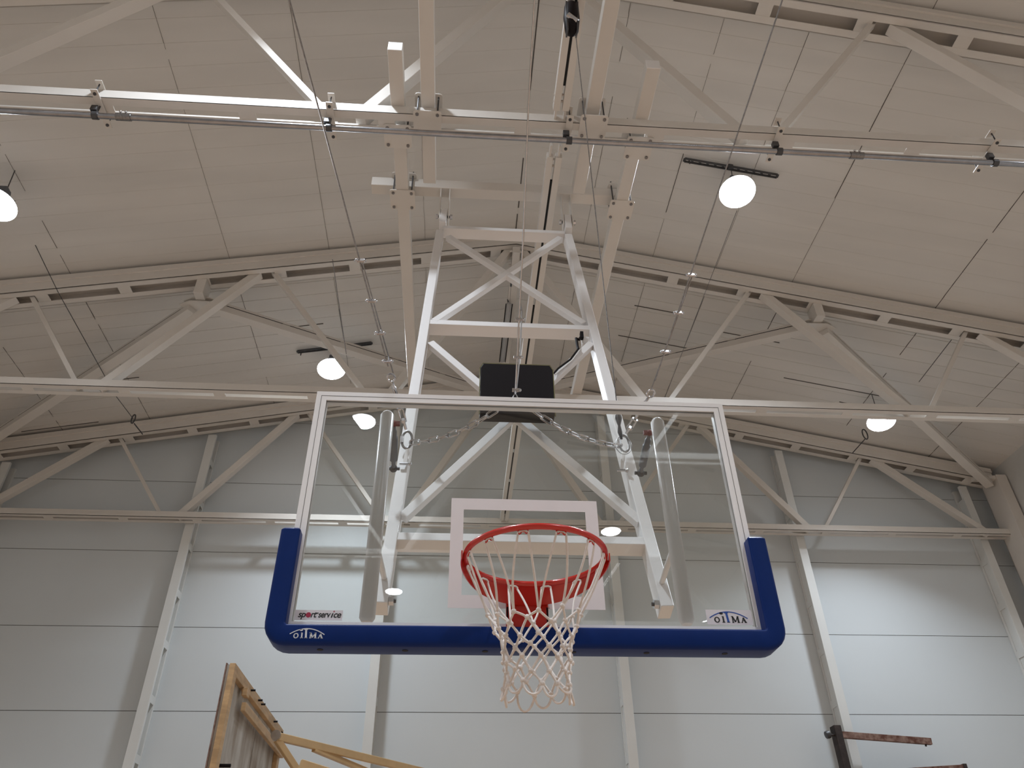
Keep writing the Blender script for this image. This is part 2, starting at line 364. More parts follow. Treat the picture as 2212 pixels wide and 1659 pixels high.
# ------------------------------------------------------------------ columns at the end wall
def column(x, label, w=0.118, z1=None):
    z1 = z1 or zroof(x)-0.28
    t = thing('wall_column', (x, 10.1, 0), label, 'column')
    yf = 10.005
    MB().span((x-w/2, yf, 0), (x+w/2, yf+0.045, z1)).build('front_flange', 'column', t, 0.003)
    MB().span((x-w/2, YB-0.045, 0), (x+w/2, YB-0.002, z1)).build('rear_flange', 'column', t, 0.003)
    for s in (-1, 1):
        z = 0.5
        while z < z1: MB().span((x+s*(w/2-0.008), yf+0.04, z), (x+s*w/2, YB-0.04, z+0.09)).build('batten_plate', 'column', t); z += 0.66
    MB().span((x-w/2+0.01, yf+0.05, 0.01), (x-w/2+0.016, YB-0.05, z1-0.2)).build('inner_web', 'column', t)
    return t
column(-3.672, 'white wall column left of the backboard, in front of the grey shadow band')
column(-0.98, 'white wall column seen under the left end of the backboard, nearest the wooden board')
column(2.19, 'white wall column just right of the net')
column(4.94, 'white wall column right of the backboard, with the rusty bracket at its foot')
column(7.72, 'white wall column at the right edge of the photo, cut by the frame')
column(-6.42, 'white wall column at the far left edge, seen only above the lowest chord')
t = thing('corner_post', (8.1, 9.8, 0), 'wide white corner post where the farthest truss meets the right wall', 'column')
MB().span((8.0, 9.60, 0), (8.16, 9.97, zroof(8.1)-0.22)).build('post_body', 'steel', t, 0.004)
mb = MB(); mb.span((7.7, 9.62, zroof(7.8)-0.34), (8.18, 9.74, zroof(7.9)-0.27)); mb.build('cap_plate', 'steel', t)

# ------------------------------------------------------------------ hall lamps
lamp_pos = []
def lamp(p, label, group=None, tilt=(0, 0), strap=True):
    x, y, z = p; t = thing('high_bay_lamp', p, label, 'lamp', group)
    M3 = Matrix.Rotation(R(tilt[0]), 3, 'X') @ Matrix.Rotation(R(tilt[1]), 3, 'Y')
    MB().lathe((x, y, z), [(0.184, 0.004), (0.188, 0.012), (0.178, 0.03), (0.14, 0.05), (0.10, 0.09), (0.06, 0.15), (0.045, 0.16)], 36, M3).build('housing', 'grey', t)
    mb = MB()
    for i in range(14):
        q = 2*math.pi*i/14; c, s = math.cos(q), math.sin(q)
        a, b = Vector((0.045*c, 0.045*s, 0.09)), Vector((0.145*c, 0.145*s, 0.055)); mb.bar(Vector(p)+M3 @ a, Vector(p)+M3 @ b, 0.05, 0.004, (0, 0, 1))
    mb.build('cooling_fin', 'grey', t)
    MB().lathe((x, y, z), [(0.002, -0.012), (0.10, -0.010), (0.180, -0.003), (0.190, 0.006)], 36, M3).build('lens', 'lens', t)
    zc = zroof(x)
    c = Vector(p)+M3 @ Vector((0, 0, 0.16))
    MB().span((x-0.05, y-0.045, c.z-0.01), (x+0.05, y+0.045, c.z+0.07)).build('driver_box', 'grey', t, 0.006)
    pts = [c+Vector((0.0, 0, 0.07)), c+Vector((0.02, 0, 0.10)), c+Vector((0.0, 0, 0.13)), Vector((x, y, zc-(0.085 if strap else 0.01)))]
    MB().tube(pts, 0.005, 6).build('hanging_cord', 'dark', t)
    if strap:
        s = thing('mounting_rail', (x, y, zc-0.04), 'perforated dark mounting rail under the ceiling above the '+strap, 'rail')
        mb = MB(); sg = -SL if x > XR else SL
        e = [Vector((x-0.5, y, zc-0.05-0.5*sg)), Vector((x+0.5, y, zc-0.05+0.5*sg))]
        for dy in (-0.019, 0.019): mb.bar(e[0]+Vector((0, dy, 0)), e[1]+Vector((0, dy, 0)), 0.009, 0.03, (0, 1, 0))
        for k in range(13):
            q = e[0]+(e[1]-e[0])*(k/12); mb.box(q, (0.03, 0.042, 0.006))
        mb.build('perforated_strip', 'dark', s)
        MB().cyl(e[0]+Vector((0.05, 0, -0.0)), e[0]+Vector((0.05, 0, -0.06)), 0.008, 8).build('eye_bolt', 'dark', s)
        MB().span((x-0.03, y-0.015, zc-0.06), (x+0.03, y+0.015, zc+0.005)).build('ceiling_clip', 'dark', s)
    ld = bpy.data.lights.new('lamp_light', 'AREA'); ld.shape = 'DISK'; ld.size = 0.36; ld.energy = LAMP_W; ld.spread = R(124); ld.color = (0.87, 0.96, 1.06)
    lo = bpy.data.objects.new('lamp_light', ld); C.objects.link(lo); lo.parent = t; lo.matrix_local = M3.to_4x4() @ Matrix.Translation((0, 0, -0.016))
L1 = onZ(1593, 415, rz(6.52)); L0 = onZ(-10, 442, rz(5.87)); L3 = onZ(716, 798, rz(6.50)); L2 = onZ(1904, 911, rz(5.90))
lamp(L1, 'glowing round high bay lamp right of the hoop frame, under the nearest truss', tilt=(-13, 3), strap='lamp right of the hoop frame')
lamp(L0, 'glowing round high bay lamp cut by the left edge of the photo', tilt=(-10, 0), strap=False)
lamp(L3, 'glowing round high bay lamp left of the hoop frame, half behind a truss diagonal', tilt=(-12, -6), strap='lamp left of the hoop frame')
lamp(L2, 'glowing round high bay lamp at the right, partly hidden by the second truss chord', tilt=(-13, 6), strap=False)
for (x, y) in ((-1.48, -4.3), (2.93, -7.82), (-1.37, -11.2)):
    lamp(Vector((x, y, zroof(x)-0.46)), 'glowing round high bay lamp mirrored as a white oval in the backboard glass', 'lamps mirrored in the glass', strap=False)
for (x, y) in ((-1.5, 2.05), (5.7, 2.05), (2.9, -1.1), (-5.0, -1.1), (5.7, -4.3), (-5.0, -7.8), (5.7, -11.2)):
    lamp(Vector((x, y, zroof(x)-0.46)), 'round high bay lamp overhead behind the viewer, out of the frame', 'lamps behind the viewer', strap=False)

# ------------------------------------------------------------------ steel that carries the hoop
def rail(x, y0, y1, label, z=4.92, w=0.10):
    t = thing('support_rail', (x, (y0+y1)/2, rz(z)), label, 'steel rail')
    MB().span((x-w/2, y0, rz(z)), (x+w/2, y1, rz(z)+0.1)).build('square_tube', 'steel', t, 0.006)
    MB().span((x-w/2+0.002, y0-0.003, rz(z)+0.002), (x+w/2-0.002, y0+0.004, rz(z)+0.098)).build('end_cap', 'frame', t, 0.002)
    return t
XOL, XOR, XIL, XIR = -0.525, 1.252, -0.308, 0.885
rail(XOL, 2.92, YT2+0.1, 'left outer square rail, its near end cut short with a bright cap')
rail(XOR, 2.94, YT2+0.1, 'right outer square rail, its near end cut short under the roof')
rail(XIL, 0.3, 4.03, 'left inner square rail running out of the top of the photo')
rail(XIR, 0.3, 4.06, 'right inner square rail running out of the top of the photo')
XB0, XB1, YXB = -0.785, 1.33, 4.20
t = thing('cross_beam', (0.3, YXB, rz(5.03)), 'square cross beam lying over the two outer rails, from which the hoop frame hangs', 'beam')
MB().span((XB0, YXB-0.05, rz(5.022)), (XB1, YXB+0.05, rz(5.122))).build('square_tube', 'steel', t, 0.006)
XH = (-0.185, 0.802)
for x in XH:
    mb = MB()
    for s in (-1, 1): mb.span((x+s*0.036-0.004, YXB-0.045, rz(4.66)), (x+s*0.036+0.004, YXB+0.045, rz(5.03)))
    mb.build('hinge_strap', 'steel', t)
def clamp(x, y, zlo, zhi, label, w=0.2):
    t = thing('clamp', (x, y, zlo), label, 'clamp')
    def plate(z):
        mb = MB(); q = w/2; c = 0.018
        mb.poly([(-q+c, -q), (q-c, -q), (q-c*0.3, -q+c*0.3), (q, -q+c), (q, q-c), (q-c*0.3, q-c*0.3), (q-c, q), (-q+c, q), (-q+c*0.3, q-c*0.3), (-q, q-c), (-q, -q+c), (-q+c*0.3, -q+c*0.3)], z, z+0.008, lambda u, v, ww: (x+u, y+v, ww)); return mb
    plate(zlo-0.008).build('lower_plate', 'steel', t); plate(zhi).build('upper_plate', 'steel', t)
    for a in (-1, 1):
        for b in (-1, 1):
            X, Y = x+a*0.072, y+b*0.072
            r = MB().cyl((X, Y, zlo-0.016), (X, Y, zhi+0.05), 0.006, 8).build('threaded_rod', 'dark', t)
            mb = MB().cyl((X, Y, zlo-0.018), (X, Y, zlo-0.008), 0.0125, 6); mb.smooth = False; mb.build('nut', 'wire', r)
    return t
zc = rz(HC)
clamp(XOL, onZ(865, 294, zc).y, zc, rz(5.022), 'bolted clamp joining the left outer rail to the nearest truss')
clamp(XIL, onZ(931, 265, zc).y, zc, rz(5.022), 'bolted clamp joining the left inner rail to the nearest truss')
clamp(XIR, onZ(1280, 274, zc).y, zc, rz(5.022), 'bolted clamp joining the right inner rail to the nearest truss')
clamp(XOR, onZ(1383, 320, zc).y, zc, rz(5.022), 'bolted clamp joining the right outer rail to the nearest truss')
clamp(XOL, YXB, rz(4.918), rz(5.124), 'bolted clamp holding the cross beam to the left outer rail')
clamp(XOR, YXB, rz(4.918), rz(5.124), 'bolted clamp holding the cross beam to the right outer rail')

# galvanized pipe under the nearest truss, with its hangers
ZP = rz(4.70); pa = onZ(0, 238, ZP); pb = onZ(2212, 356, ZP); YP = (pa.y+pb.y)/2
t = thing('galvanized_pipe', (XR, YP, ZP), 'long shiny galvanized pipe hung under the nearest truss', 'pipe')
MB().cyl((XL+0.3, YP, ZP), (XX-0.3, YP, ZP), 0.021, 18).build('pipe_run', 'pipe', t)
for px in (266, 1850):
    x = onY(px, 300, YP).x; x = onZ(px, 250 if px < 500 else 336, ZP).x
    c = MB().cyl((x-0.05, YP, ZP), (x+0.05, YP, ZP), 0.027, 16).build('coupler', 'wire', t)
    mb = MB(); mb.sphere((x-0.018, YP-0.028, ZP+0.02), 0.009); mb.sphere((x+0.018, YP-0.028, ZP+0.02), 0.009); mb.build('screw', 'zinc', c)
names = ['leftmost', 'left', 'middle', 'right', 'rightmost']
for k, (px, py) in enumerate(((205, 247), (712, 284), (1228, 312), (1683, 328), (2150, 350))):
    x = onZ(px, py, ZP).x
    t = thing('pipe_hanger', (x, YT1, zc-0.02), '%s of the five bolted hangers holding the galvanized pipe to the nearest truss' % names[k], 'hanger')
    MB().span((x-0.024, YT1-0.155, zc-0.014), (x+0.024, YT1+0.155, zc-0.004)).build('lower_bar', 'steel', t, 0.002)
    MB().span((x-0.024, YT1-0.155, zc+0.095), (x+0.024, YT1-0.08, zc+0.103)).build('upper_lug', 'steel', t, 0.002)
    MB().span((x-0.024, YT1+0.08, zc+0.095), (x+0.024, YT1+0.155, zc+0.103)).build('upper_lug', 'steel', t, 0.002)
    for s in (-1, 1):
        r = MB().cyl((x, YT1+s*0.125, zc-0.03), (x, YT1+s*0.125, zc+0.125), 0.005, 8).build('threaded_rod', 'dark', t)
        MB().sphere((x, YT1+s*0.125, zc-0.018), 0.012, 6).build('nut', 'dark', r)
    mb = MB(); mb.tube([(x, YP, zc-0.014), (x, YP, ZP+0.026)], 0.006, 8); mb.lathe((x, YP, ZP), [(0.0215, -0.02), (0.028, -0.02), (0.028, 0.02), (0.0215, 0.02)], 18, Matrix.Rotation(R(90), 3, 'Y')); mb.build('pipe_ring', 'dark', t)
    mb = MB(); mb.box((x-0.02, YP-0.01, ZP+0.06), (0.045, 0.035, 0.05)); mb.build('beam_block', 'dark', t, 0.004)

# ------------------------------------------------------------------ the goal: frame, backboard, ring, net
goal = thing('basketball_goal', (0.27, 3.2, rz(0.9)), 'white ceiling hung basketball goal with glass backboard, blue padding, red ring and white net', 'basketball hoop')
TL = 0.2735; Y0 = 2.9036
def onF(px, py): d = ray(px, py); k = Y0/(d.y-TL*d.z); v = d*k; v.z += CAMZ; return v     # on the leaning plane of the frame
e1 = Vector((0, TL, 1)).normalized(); e2 = Vector((0, 1, -TL)).normalized(); ex = Vector((1, 0, 0))
lb, lt = onF(822, 1301), onF(950, 496); rb, rt = onF(1443, 1309), onF(1228, 505)
DP = 0.095
for a, b, s in ((lb, lt, -1), (rb, rt, 1)):
    MB().bar(a+e2*DP/2, b+e2*DP/2, 0.058, DP, ex).build('frame_leg', 'frame', goal, 0.004)
def xat(a, b, P):                                             # leg x at the height of P
    f = (P.z-a.z)/(b.z-a.z); return a.x+(b.x-a.x)*f
for (px, py), h in (((1088, 497), 0.045), ((1100, 704), 0.05), ((1126, 1169), 0.045)):
    P = onF(px, py)+e1*h/2; xl, xr = xat(lb, lt, P)+0.025, xat(rb, rt, P)-0.025
    MB().bar(Vector((xl, P.y, P.z))+e2*(DP/2+0.003), Vector((xr, P.y, P.z))+e2*(DP/2+0.003), DP-0.006, h, e2).build('frame_crossbar', 'frame', goal, 0.003)
for a, b, o in (((968, 506), (1262, 694), 0.030), ((1211, 510), (938, 690), 0.026), ((930, 735), (1385, 1122), 0.030), ((1278, 738), (870, 1112), 0.026)):
    MB().bar(onF(*a)+e2*o, onF(*b)+e2*o, 0.042, 0.046, e2).build('diagonal_brace', 'frame', goal, 0.003)
for x, p in ((XH[0], lt), (XH[1], rt)):                       # tongue, bolt and nuts of the hinge
    hz = rz(4.735)
    tg = MB().bar((p.x*0.3+x*0.7, YXB-0.03, hz-0.14), (x, YXB, hz+0.05), 0.055, 0.075, ex).build('hinge_tongue', 'frame', goal, 0.006)
    MB().cyl((x-0.062, YXB, hz), (x+0.062, YXB, hz), 0.010, 10).build('hinge_bolt', 'dark', tg)
    for s in (-1, 1): MB().lathe((x+s*0.056, YXB, hz), [(0.02, -0.009), (0.02, 0.009)], 6, Matrix.Rotation(R(90), 3, 'Y')).build('nut', 'zinc', tg)
# backboard
BX0, BX1, BZ0, BZ1, BY = -0.630, 1.175, rz(0.925), rz(1.996), 2.80
fw = 0.045; mb = MB()
mb.span((BX0, BY, BZ0), (BX0+fw, BY+0.045, BZ1)); mb.span((BX1-fw, BY, BZ0), (BX1, BY+0.045, BZ1))
mb.span((BX0+fw, BY, BZ1-fw), (BX1-fw, BY+0.045, BZ1)); mb.span((BX0+fw, BY, BZ0), (BX1-fw, BY+0.045, rz(0.977)))
bb = mb.build('backboard_frame', 'frame', goal)
mb = MB(); q = 0.021
mb.span((BX0+q, BY-0.0004, BZ0), (BX0+q+0.002, BY+0.001, BZ1-q)); mb.span((BX1-q-0.002, BY-0.0004, BZ0), (BX1-q, BY+0.001, BZ1-q)); mb.span((BX0+q, BY-0.0004, BZ1-q-0.0025), (BX1-q, BY+0.001, BZ1-q))
mb.build('frame_groove', 'seam', bb)
MB().span((BX0+fw, BY+0.006, rz(0.977)), (BX1-fw, BY+0.018, BZ1-fw)).build('glass_panel', 'glass', bb)
cx = 0.268; sz0, sz1 = rz(0.370*BY), rz(0.5323*BY); hw = 0.295; mb = MB(); ya, yb = BY+0.0048, BY+0.0058
mb.span((cx-hw, ya, sz0), (cx-hw+0.05, yb, sz1)); mb.span((cx+hw-0.05, ya, sz0), (cx+hw, yb, sz1)); mb.span((cx-hw+0.05, ya, sz1-0.05), (cx+hw-0.05, yb, sz1)); mb.span((cx-hw+0.05, ya, sz0), (cx+hw-0.05, yb, sz0+0.05))
mb.build('target_rectangle', 'line', bb)
# padding: swept along the lower edge
pw = 0.074; pxl, pxr, pzb, pzt = BX0-0.002, BX1+0.006, rz(0.914), rz(1.315); rad = 0.045
path = [((pxl, pzt), (1, 0)), ((pxl, pzb+rad), (1, 0))]
for k in range(1, 6): q = R(180+90*k/6); path.append(((pxl+rad+rad*math.cos(q), pzb+rad+rad*math.sin(q)), (-math.cos(q), -math.sin(q))))
path += [((pxl+rad, pzb), (0, 1)), ((pxr-rad, pzb), (0, 1))]
for k in range(1, 6): q = R(270+90*k/6); path.append(((pxr-rad+rad*math.cos(q), pzb+rad+rad*math.sin(q)), (-math.cos(q), -math.sin(q))))
path += [((pxr, pzb+rad), (-1, 0)), ((pxr, pzt), (-1, 0))]
prof = []; py0, py1 = 2.748, 2.862
for (a, b, s) in ((-1, 0, 180), (-1, 1, 90), (1, 1, 0), (1, 0, -90)): pass
rr = 0.016
for cxn, cyy, st in ((-pw/2+rr, py0+rr, 180), (pw/2-rr*0.5, py0+rr*0.5, 270), (pw/2-rr*0.5, py1-rr*0.5, 0), (-pw/2+rr, py1-rr, 90)):
    r_ = rr if cxn < 0 else rr*0.5
    for k in range(5): q = R(st+90*k/4); prof.append((cxn+r_*math.cos(q), cyy+r_*math.sin(q)))
mb = MB(); n = len(prof)
def ring(c, nn, sc=1.0, dz=0.0):
    for u, y in prof: mb.v.append(Vector((c[0]+nn[0]*u*sc, (y-(py0+py1)/2)*sc+(py0+py1)/2, c[1]+nn[1]*u*sc+dz)))
ring(path[0][0], path[0][1], 0.55, 0.012); ring(path[0][0], path[0][1], 0.85, 0.008)
for c, nn in path: ring(c, nn)
ring(path[-1][0], path[-1][1], 0.85, 0.008); ring(path[-1][0], path[-1][1], 0.55, 0.012)
N = len(path)+4
for i in range(N-1):
    for j in range(n): mb.f.append((i*n+j, i*n+(j+1) % n, (i+1)*n+(j+1) % n, (i+1)*n+j))
mb.f.append(tuple(range(n))); mb.f.append(tuple(range((N-1)*n, N*n))); mb.smooth = True
pad = mb.build('edge_padding', 'blue', bb)
mb = MB()
for px in (692, 875, 1048, 1240, 1400, 1572): x = onZ(px, 1405, rz(0.877)).x; mb.lathe((x, 2.80, rz(0.877)), [(0.011, -0.0012), (0.011, 0.003)], 14)
mb.build('screw_hole', 'black', pad)
# lettering
def stroke(mb, p, q, w, fn):
    p = Vector((p[0], p[1])); q = Vector((q[0], q[1])); d = (q-p).normalized(); nn = Vector((-d.y, d.x))*w/2
    mb.poly([tuple(p+nn), tuple(p-nn), tuple(q-nn), tuple(q+nn)], 0, 1, fn)
def logo(parent, fn, mk, mbk):
    A = MB(); B = MB()                                        # B: arc and T
    pts = []
    for k in range(19):
        u = k/18; pts.append((u, 0.155-0.43*(u-0.49)**2*1.55 + 0.0))
    for k in range(18):
        if mk != mbk and 4 <= k < 7 and False: continue
        stroke(B, pts[k], pts[k+1], 0.026, fn)
    for k in range(24):                                       # O
        q0, q1 = R(15*k), R(15*k+16); stroke(A, (0.185+0.058*math.cos(q0), -0.055+0.065*math.sin(q0)), (0.185+0.058*math.cos(q1), -0.055+0.065*math.sin(q1)), 0.022+0.012*abs(math.cos(q0)), fn)
    stroke(A, (0.355, -0.125), (0.350, 0.035), 0.042, fn); stroke(A, (0.315, -0.118), (0.392, -0.118), 0.016, fn); stroke(A, (0.318, 0.03), (0.365, 0.03), 0.016, fn)
    n0 = [(0.317+0.050*math.cos(R(30*k)), 0.112+0.030*math.sin(R(30*k))) for k in range(12)]; A.poly(n0, 0, 1, fn)
    stroke(B, (0.478, -0.125), (0.455, 0.125), 0.055, fn); stroke(B, (0.40, 0.128), (0.505, 0.132), 0.022, fn); stroke(B, (0.437, -0.118), (0.520, -0.118), 0.016, fn)
    for a, b, w in (((0.60, -0.125), (0.598, 0.04), 0.028), ((0.60, 0.035), (0.668, -0.11), 0.040), ((0.668, -0.11), (0.735, 0.035), 0.022), ((0.735, 0.035), (0.748, -0.125), 0.046), ((0.575, -0.119), (0.628, -0.119), 0.016), ((0.715, -0.121), (0.785, -0.121), 0.016), ((0.565, 0.034), (0.615, 0.034), 0.016), ((0.715, 0.034), (0.765, 0.034), 0.016),
                    ((0.838, -0.125), (0.882, 0.005), 0.022), ((0.882, 0.005), (0.938, -0.125), 0.042), ((0.850, -0.075), (0.915, -0.075), 0.016), ((0.815, -0.121), (0.862, -0.121), 0.016), ((0.905, -0.121), (0.965, -0.121), 0.016)):
        stroke(A, a, b, w, fn)
    A.build('logo_lettering', mk, parent); B.build('logo_arc', mbk, parent)
def plane_fn(x0, z0, sc, y, th=0.0006): return lambda u, v, w: (x0+u*sc, y-w*th, z0+v*sc)
# white logo on the padding
a = onY(626, 1369, py0); b = onY(701, 1370, py0)
logo(pad, plane_fn(a.x, a.z-0.0, b.x-a.x, py0-0.0004), 'inkw', 'inkw')
# sticker at the lower right
s0 = onY(1530, 1349, BY+0.004); s1 = onY(1626, 1318, BY+0.004)
yst = BY+0.0055
stk = MB().span((s0.x-0.002, yst-0.0012, s0.z), (s1.x-0.008, yst+0.0005, s1.z)).build('oitma_sticker'.replace('oitma_', 'corner_'), 'stick', bb)
logo(stk, plane_fn(s0.x+0.010, (s0.z+s1.z)/2-0.002, (s1.x-s0.x)*0.80, yst-0.0013), 'inkk', 'inkb')
# sticker at the lower left, in sans italics
s0 = onY(635, 1339, BY+0.004); s1 = onY(741, 1318.5, BY+0.004)
stk = MB().span((s0.x, yst-0.0012, s0.z), (s1.x, yst+0.0005, s1.z)).build('corner_sticker', 'stick', bb)
sw = s1.x-s0.x
def words(body, u0, u1, zb, xh, y, offset=0.022):
    cu = bpy.data.curves.new('t', 'FONT'); cu.body = body; cu.size = 1; cu.shear = 0.22; cu.offset = offset; cu.extrude = 0.0; cu.space_character = 0.92
    o = bpy.data.objects.new('t', cu); C.objects.link(o); dg = bpy.context.evaluated_depsgraph_get(); dg.update()
    me = bpy.data.meshes.new_from_object(o.evaluated_get(dg)); vs = [v.co.copy() for v in me.vertices]; fs = [tuple(p.vertices) for p in me.polygons]
    bpy.data.objects.remove(o); bpy.data.curves.remove(cu)
    x0 = min(v.x for v in vs); x1 = max(v.x for v in vs)
    return [(u0+(v.x-x0)/(x1-x0)*(u1-u0), y, zb+v.y*xh/0.52) for v in vs], fs
wx = lambda u: s0.x+sw*(u-475)/(1175-475)
zb = s0.z+(s1.z-s0.z)*0.28; xh = (s1.z-s0.z)*0.46; yy = yst-0.0016
mb = MB()
for body, u0, u1 in (('sp', 525, 638), ('r', 710, 765), ('t', 752, 800), ('serv', 820, 1003), ('\u0131', 1005, 1042), ('ce', 1045, 1158)):
    v, f = words(body, wx(u0), wx(u1), zb, xh, yy); mb.add(v, f)
mb.span((wx(775), yy-0.0001, zb+xh*0.78), (wx(822), yy, zb+xh*1.0))
mb.build('sticker_lettering', 'inkk', stk)
mb = MB(); c = (wx(675), zb+xh*0.5); mb.poly([(c[0]+xh*0.56*math.cos(R(15*k)), c[1]+xh*0.56*math.sin(R(15*k))) for k in range(24)], 0, 1, lambda u, v, w: (u, yy-0.0003*w, v))
stroke(mb, (wx(1038), zb+xh*1.18), (wx(1053), zb+xh*1.42), 0.0035, lambda u, v, w: (u, yy-0.0003*w, v)); mb.build('sticker_dot', 'inkr', stk)
# mounting tubes behind the glass
for (a, b) in (((840, 893), (789, 1342)), ((1424, 908), (1478, 1347))):
    yt = BY+0.045+0.032; A, B = onY(*a, yt), onY(*b, yt); x = (A.x+B.x)/2
    mt = MB().tube([(x, yt, B.z-0.004), (x, yt, B.z+0.012), (x, yt, A.z-0.012), (x, yt, A.z+0.004)], [0.020, 0.030, 0.030, 0.020], 20).build('mounting_tube', 'frame', bb)
    s = 1 if x > 0.27 else -1
    lx = xat(lb, lt, Vector((0, 0, rz(1.30)))) if s < 0 else xat(rb, rt, Vector((0, 0, rz(1.30))))
    MB().cyl((x, yt+0.02, rz(1.34)), (lx, 3.275, rz(1.34)), 0.013, 12).build('bracket_arm', 'frame', bb)
    # adjustable stay from the tube down to the leg
    p0 = onY(*((851, 915) if s < 0 else (1403, 935)), 2.93); p1 = onY(*((850, 1012) if s < 0 else (1384, 1022)), 3.30)
    d = p1-p0
    st = MB().tube([p0+d*0.0, p0+d*0.12, p0+d*0.16, p0+d*0.28, p0+d*0.30, p0+d*0.78, p0+d*0.80, p0+d*1.0], [0.009, 0.009, 0.014, 0.014, 0.019, 0.019, 0.010, 0.010], 12).build('adjusting_stay', 'grey', bb)
    mb = MB(); mb.sphere(p0, 0.015, 8); mb.box(p0+Vector((s*-0.016, 0, 0)), (0.022, 0.016, 0.018)); mb.build('stay_clevis', 'rustred', st)
    mb = MB(); mb.sphere(p1, 0.020, 8); mb.cyl(p1-Vector((0.03, 0, 0)), p1+Vector((0.03, 0, 0)), 0.009, 8); mb.build('stay_bolt', 'dark', st)
    # bolt on the leg foot
    f = lb if s < 0 else rb; c = f+e1*0.03+e2*0.03+Vector((-s*0.03, 0, 0))
    fb = MB().cyl(c, c+Vector((-s*0.032, 0, 0)), 0.009, 10).build('foot_bolt', 'dark', goal)
    MB().lathe(c+Vector((-s*0.012, 0, 0)), [(0.021, -0.011), (0.021, 0.011)], 6, Matrix.Rotation(R(90), 3, 'Y')).build('nut', 'zinc', fb)
# ring
RC = Vector((0.2655, 2.447, rz(1.083))); RR = 0.2355
rg = MB().tube([RC+Vector((RR*math.cos(2*math.pi*k/72), RR*math.sin(2*math.pi*k/72), 0)) for k in range(72)], 0.0102, 12, True).build('ring', 'red', goal, origin=RC)
# flange wrapping the rear half, and the bracket on the board
mb = MB(); K = 48; rows = []
for k in range(K+1):
    q = R(-8+196*k/K); c, s = math.cos(q), math.sin(q); sp = max(0.0, s)
    r0 = RR+0.004; dz0 = -0.003
    r2 = RR+0.012+0.075*sp**3; dz2 = -0.024-0.024*sp
    if s < 0.12: dz0 = 0.004; r0 = RR+0.0125
    bx = RC.x+r2*c; by = RC.y+r2*s
    rows.append([(RC.x+r0*c, RC.y+r0*s, RC.z+dz0), (RC.x+(r0+(r2-r0)*0.55)*c, RC.y+(r0+(r2-r0)*0.55)*s, RC.z+dz0+(dz2-dz0)*0.38), (bx, min(by, 2.795), RC.z+dz2)])
k0 = 0
for r_ in rows:
    for p in r_: mb.v.append(Vector(p))
    for p in r_: mb.v.append(Vector((p[0]+0, p[1], p[2]))+ (Vector((p[0], p[1], 0))-Vector((RC.x, RC.y, 0))).normalized()*0.004+Vector((0, 0, 0.0015)))
for k in range(K):
    a = k*6; b = a+6
    for j in (0, 1): mb.f.append((a+j, a+j+1, b+j+1, b+j)); mb.f.append((a+3+j, b+3+j, b+4+j, a+4+j))
    mb.f.append((a, b, b+3, a+3)); mb.f.append((a+2, a+5, b+5, b+2))
mb.f.append((0, 3, 4, 1)); mb.f.append((1, 4, 5, 2)); e = K*6; mb.f.append((e, e+1, e+4, e+3)); mb.f.append((e+1, e+2, e+5, e+4)); mb.smooth = True
mb.build('flange', 'red', rg)
mb = MB(); mb.poly([(-0.235, 0.12), (-0.20, 0.22), (-0.09, 0.345), (0.09, 0.345), (0.20, 0.22), (0.235, 0.12), (0.15, 0.19), (0.0, 0.232), (-0.15, 0.19)], -0.004, 0.0, lambda u, v, w: (RC.x+u, RC.y+v, RC.z+w+0.004)); mb.build('top_plate', 'red', rg)
br = MB().span((RC.x-0.078, 2.772, rz(0.935)), (RC.x+0.078, 2.800, RC.z+0.0)).build('ring_bracket', 'red', rg, 0.005)
mb = MB()
for s in (-1, 1): mb.span((RC.x+s*0.0735-0.003, 2.7705, rz(0.972)), (RC.x+s*0.0735+0.003, 2.773, rz(1.03)))
mb.build('bracket_slot', 'black', br)
for k in range(12):                                            # net hooks: small bent wire W under the ring
    q = R(30*k+15+0); c, s = math.cos(q), math.sin(q); tt = Vector((-s, c, 0)); P = RC+Vector((c, s, 0))*(RR-0.003)
    pts = [(-0.016, -0.006), (-0.0155, -0.017), (-0.012, -0.022), (-0.007, -0.019), (-0.004, -0.013), (0, -0.015), (0.004, -0.013), (0.007, -0.019), (0.012, -0.022), (0.0155, -0.017), (0.016, -0.006)]
    MB().tube([P+tt*a+Vector((0, 0, b)) for a, b in pts], 0.0022, 6).build('net_hook', 'red', rg)
# net
net_b = MB(); knots = MB()
lev = [(1.060, 0.2310), (0.882, 0.140), (0.838, 0.124), (0.802, 0.113), (0.766, 0.106), (0.730, 0.100), (0.694, 0.098), (0.658, 0.100)]
NC = Vector((0.262, 2.447, 0))
rnd = random.Random(11); nodes = []
for L, (z, r) in enumerate(lev[1:], 1):
    row = []
    for k in range(12):
        q = 2*math.pi*(k+(0.5 if L % 2 else 0)+0.5)/12+rnd.uniform(-0.05, 0.05); r1 = r*(1+rnd.uniform(-0.06, 0.06))
        dx = -0.002*(L/7)
        row.append(Vector((NC.x+dx+r1*math.cos(q)*1.05, NC.y+r1*math.sin(q)*0.92, rz(z)+rnd.uniform(-0.008, 0.008)-0.02*math.cos(q-R(250))*(1 if L == 1 else 0.3))))
    nodes.append(row)
cr = 0.0038
def cord(a, b, sag=0.0, n=6, seed=0, out=None):
    pts = []; w = Vector((rnd.uniform(-1, 1), rnd.uniform(-1, 1), 0))*sag
    for i in range(n+1): f = i/n; pts.append(a.lerp(b, f)+w*math.sin(math.pi*f)+(out*math.sin(math.pi*f) if out else Vector()))
    net_b.tube(pts, cr, 6)
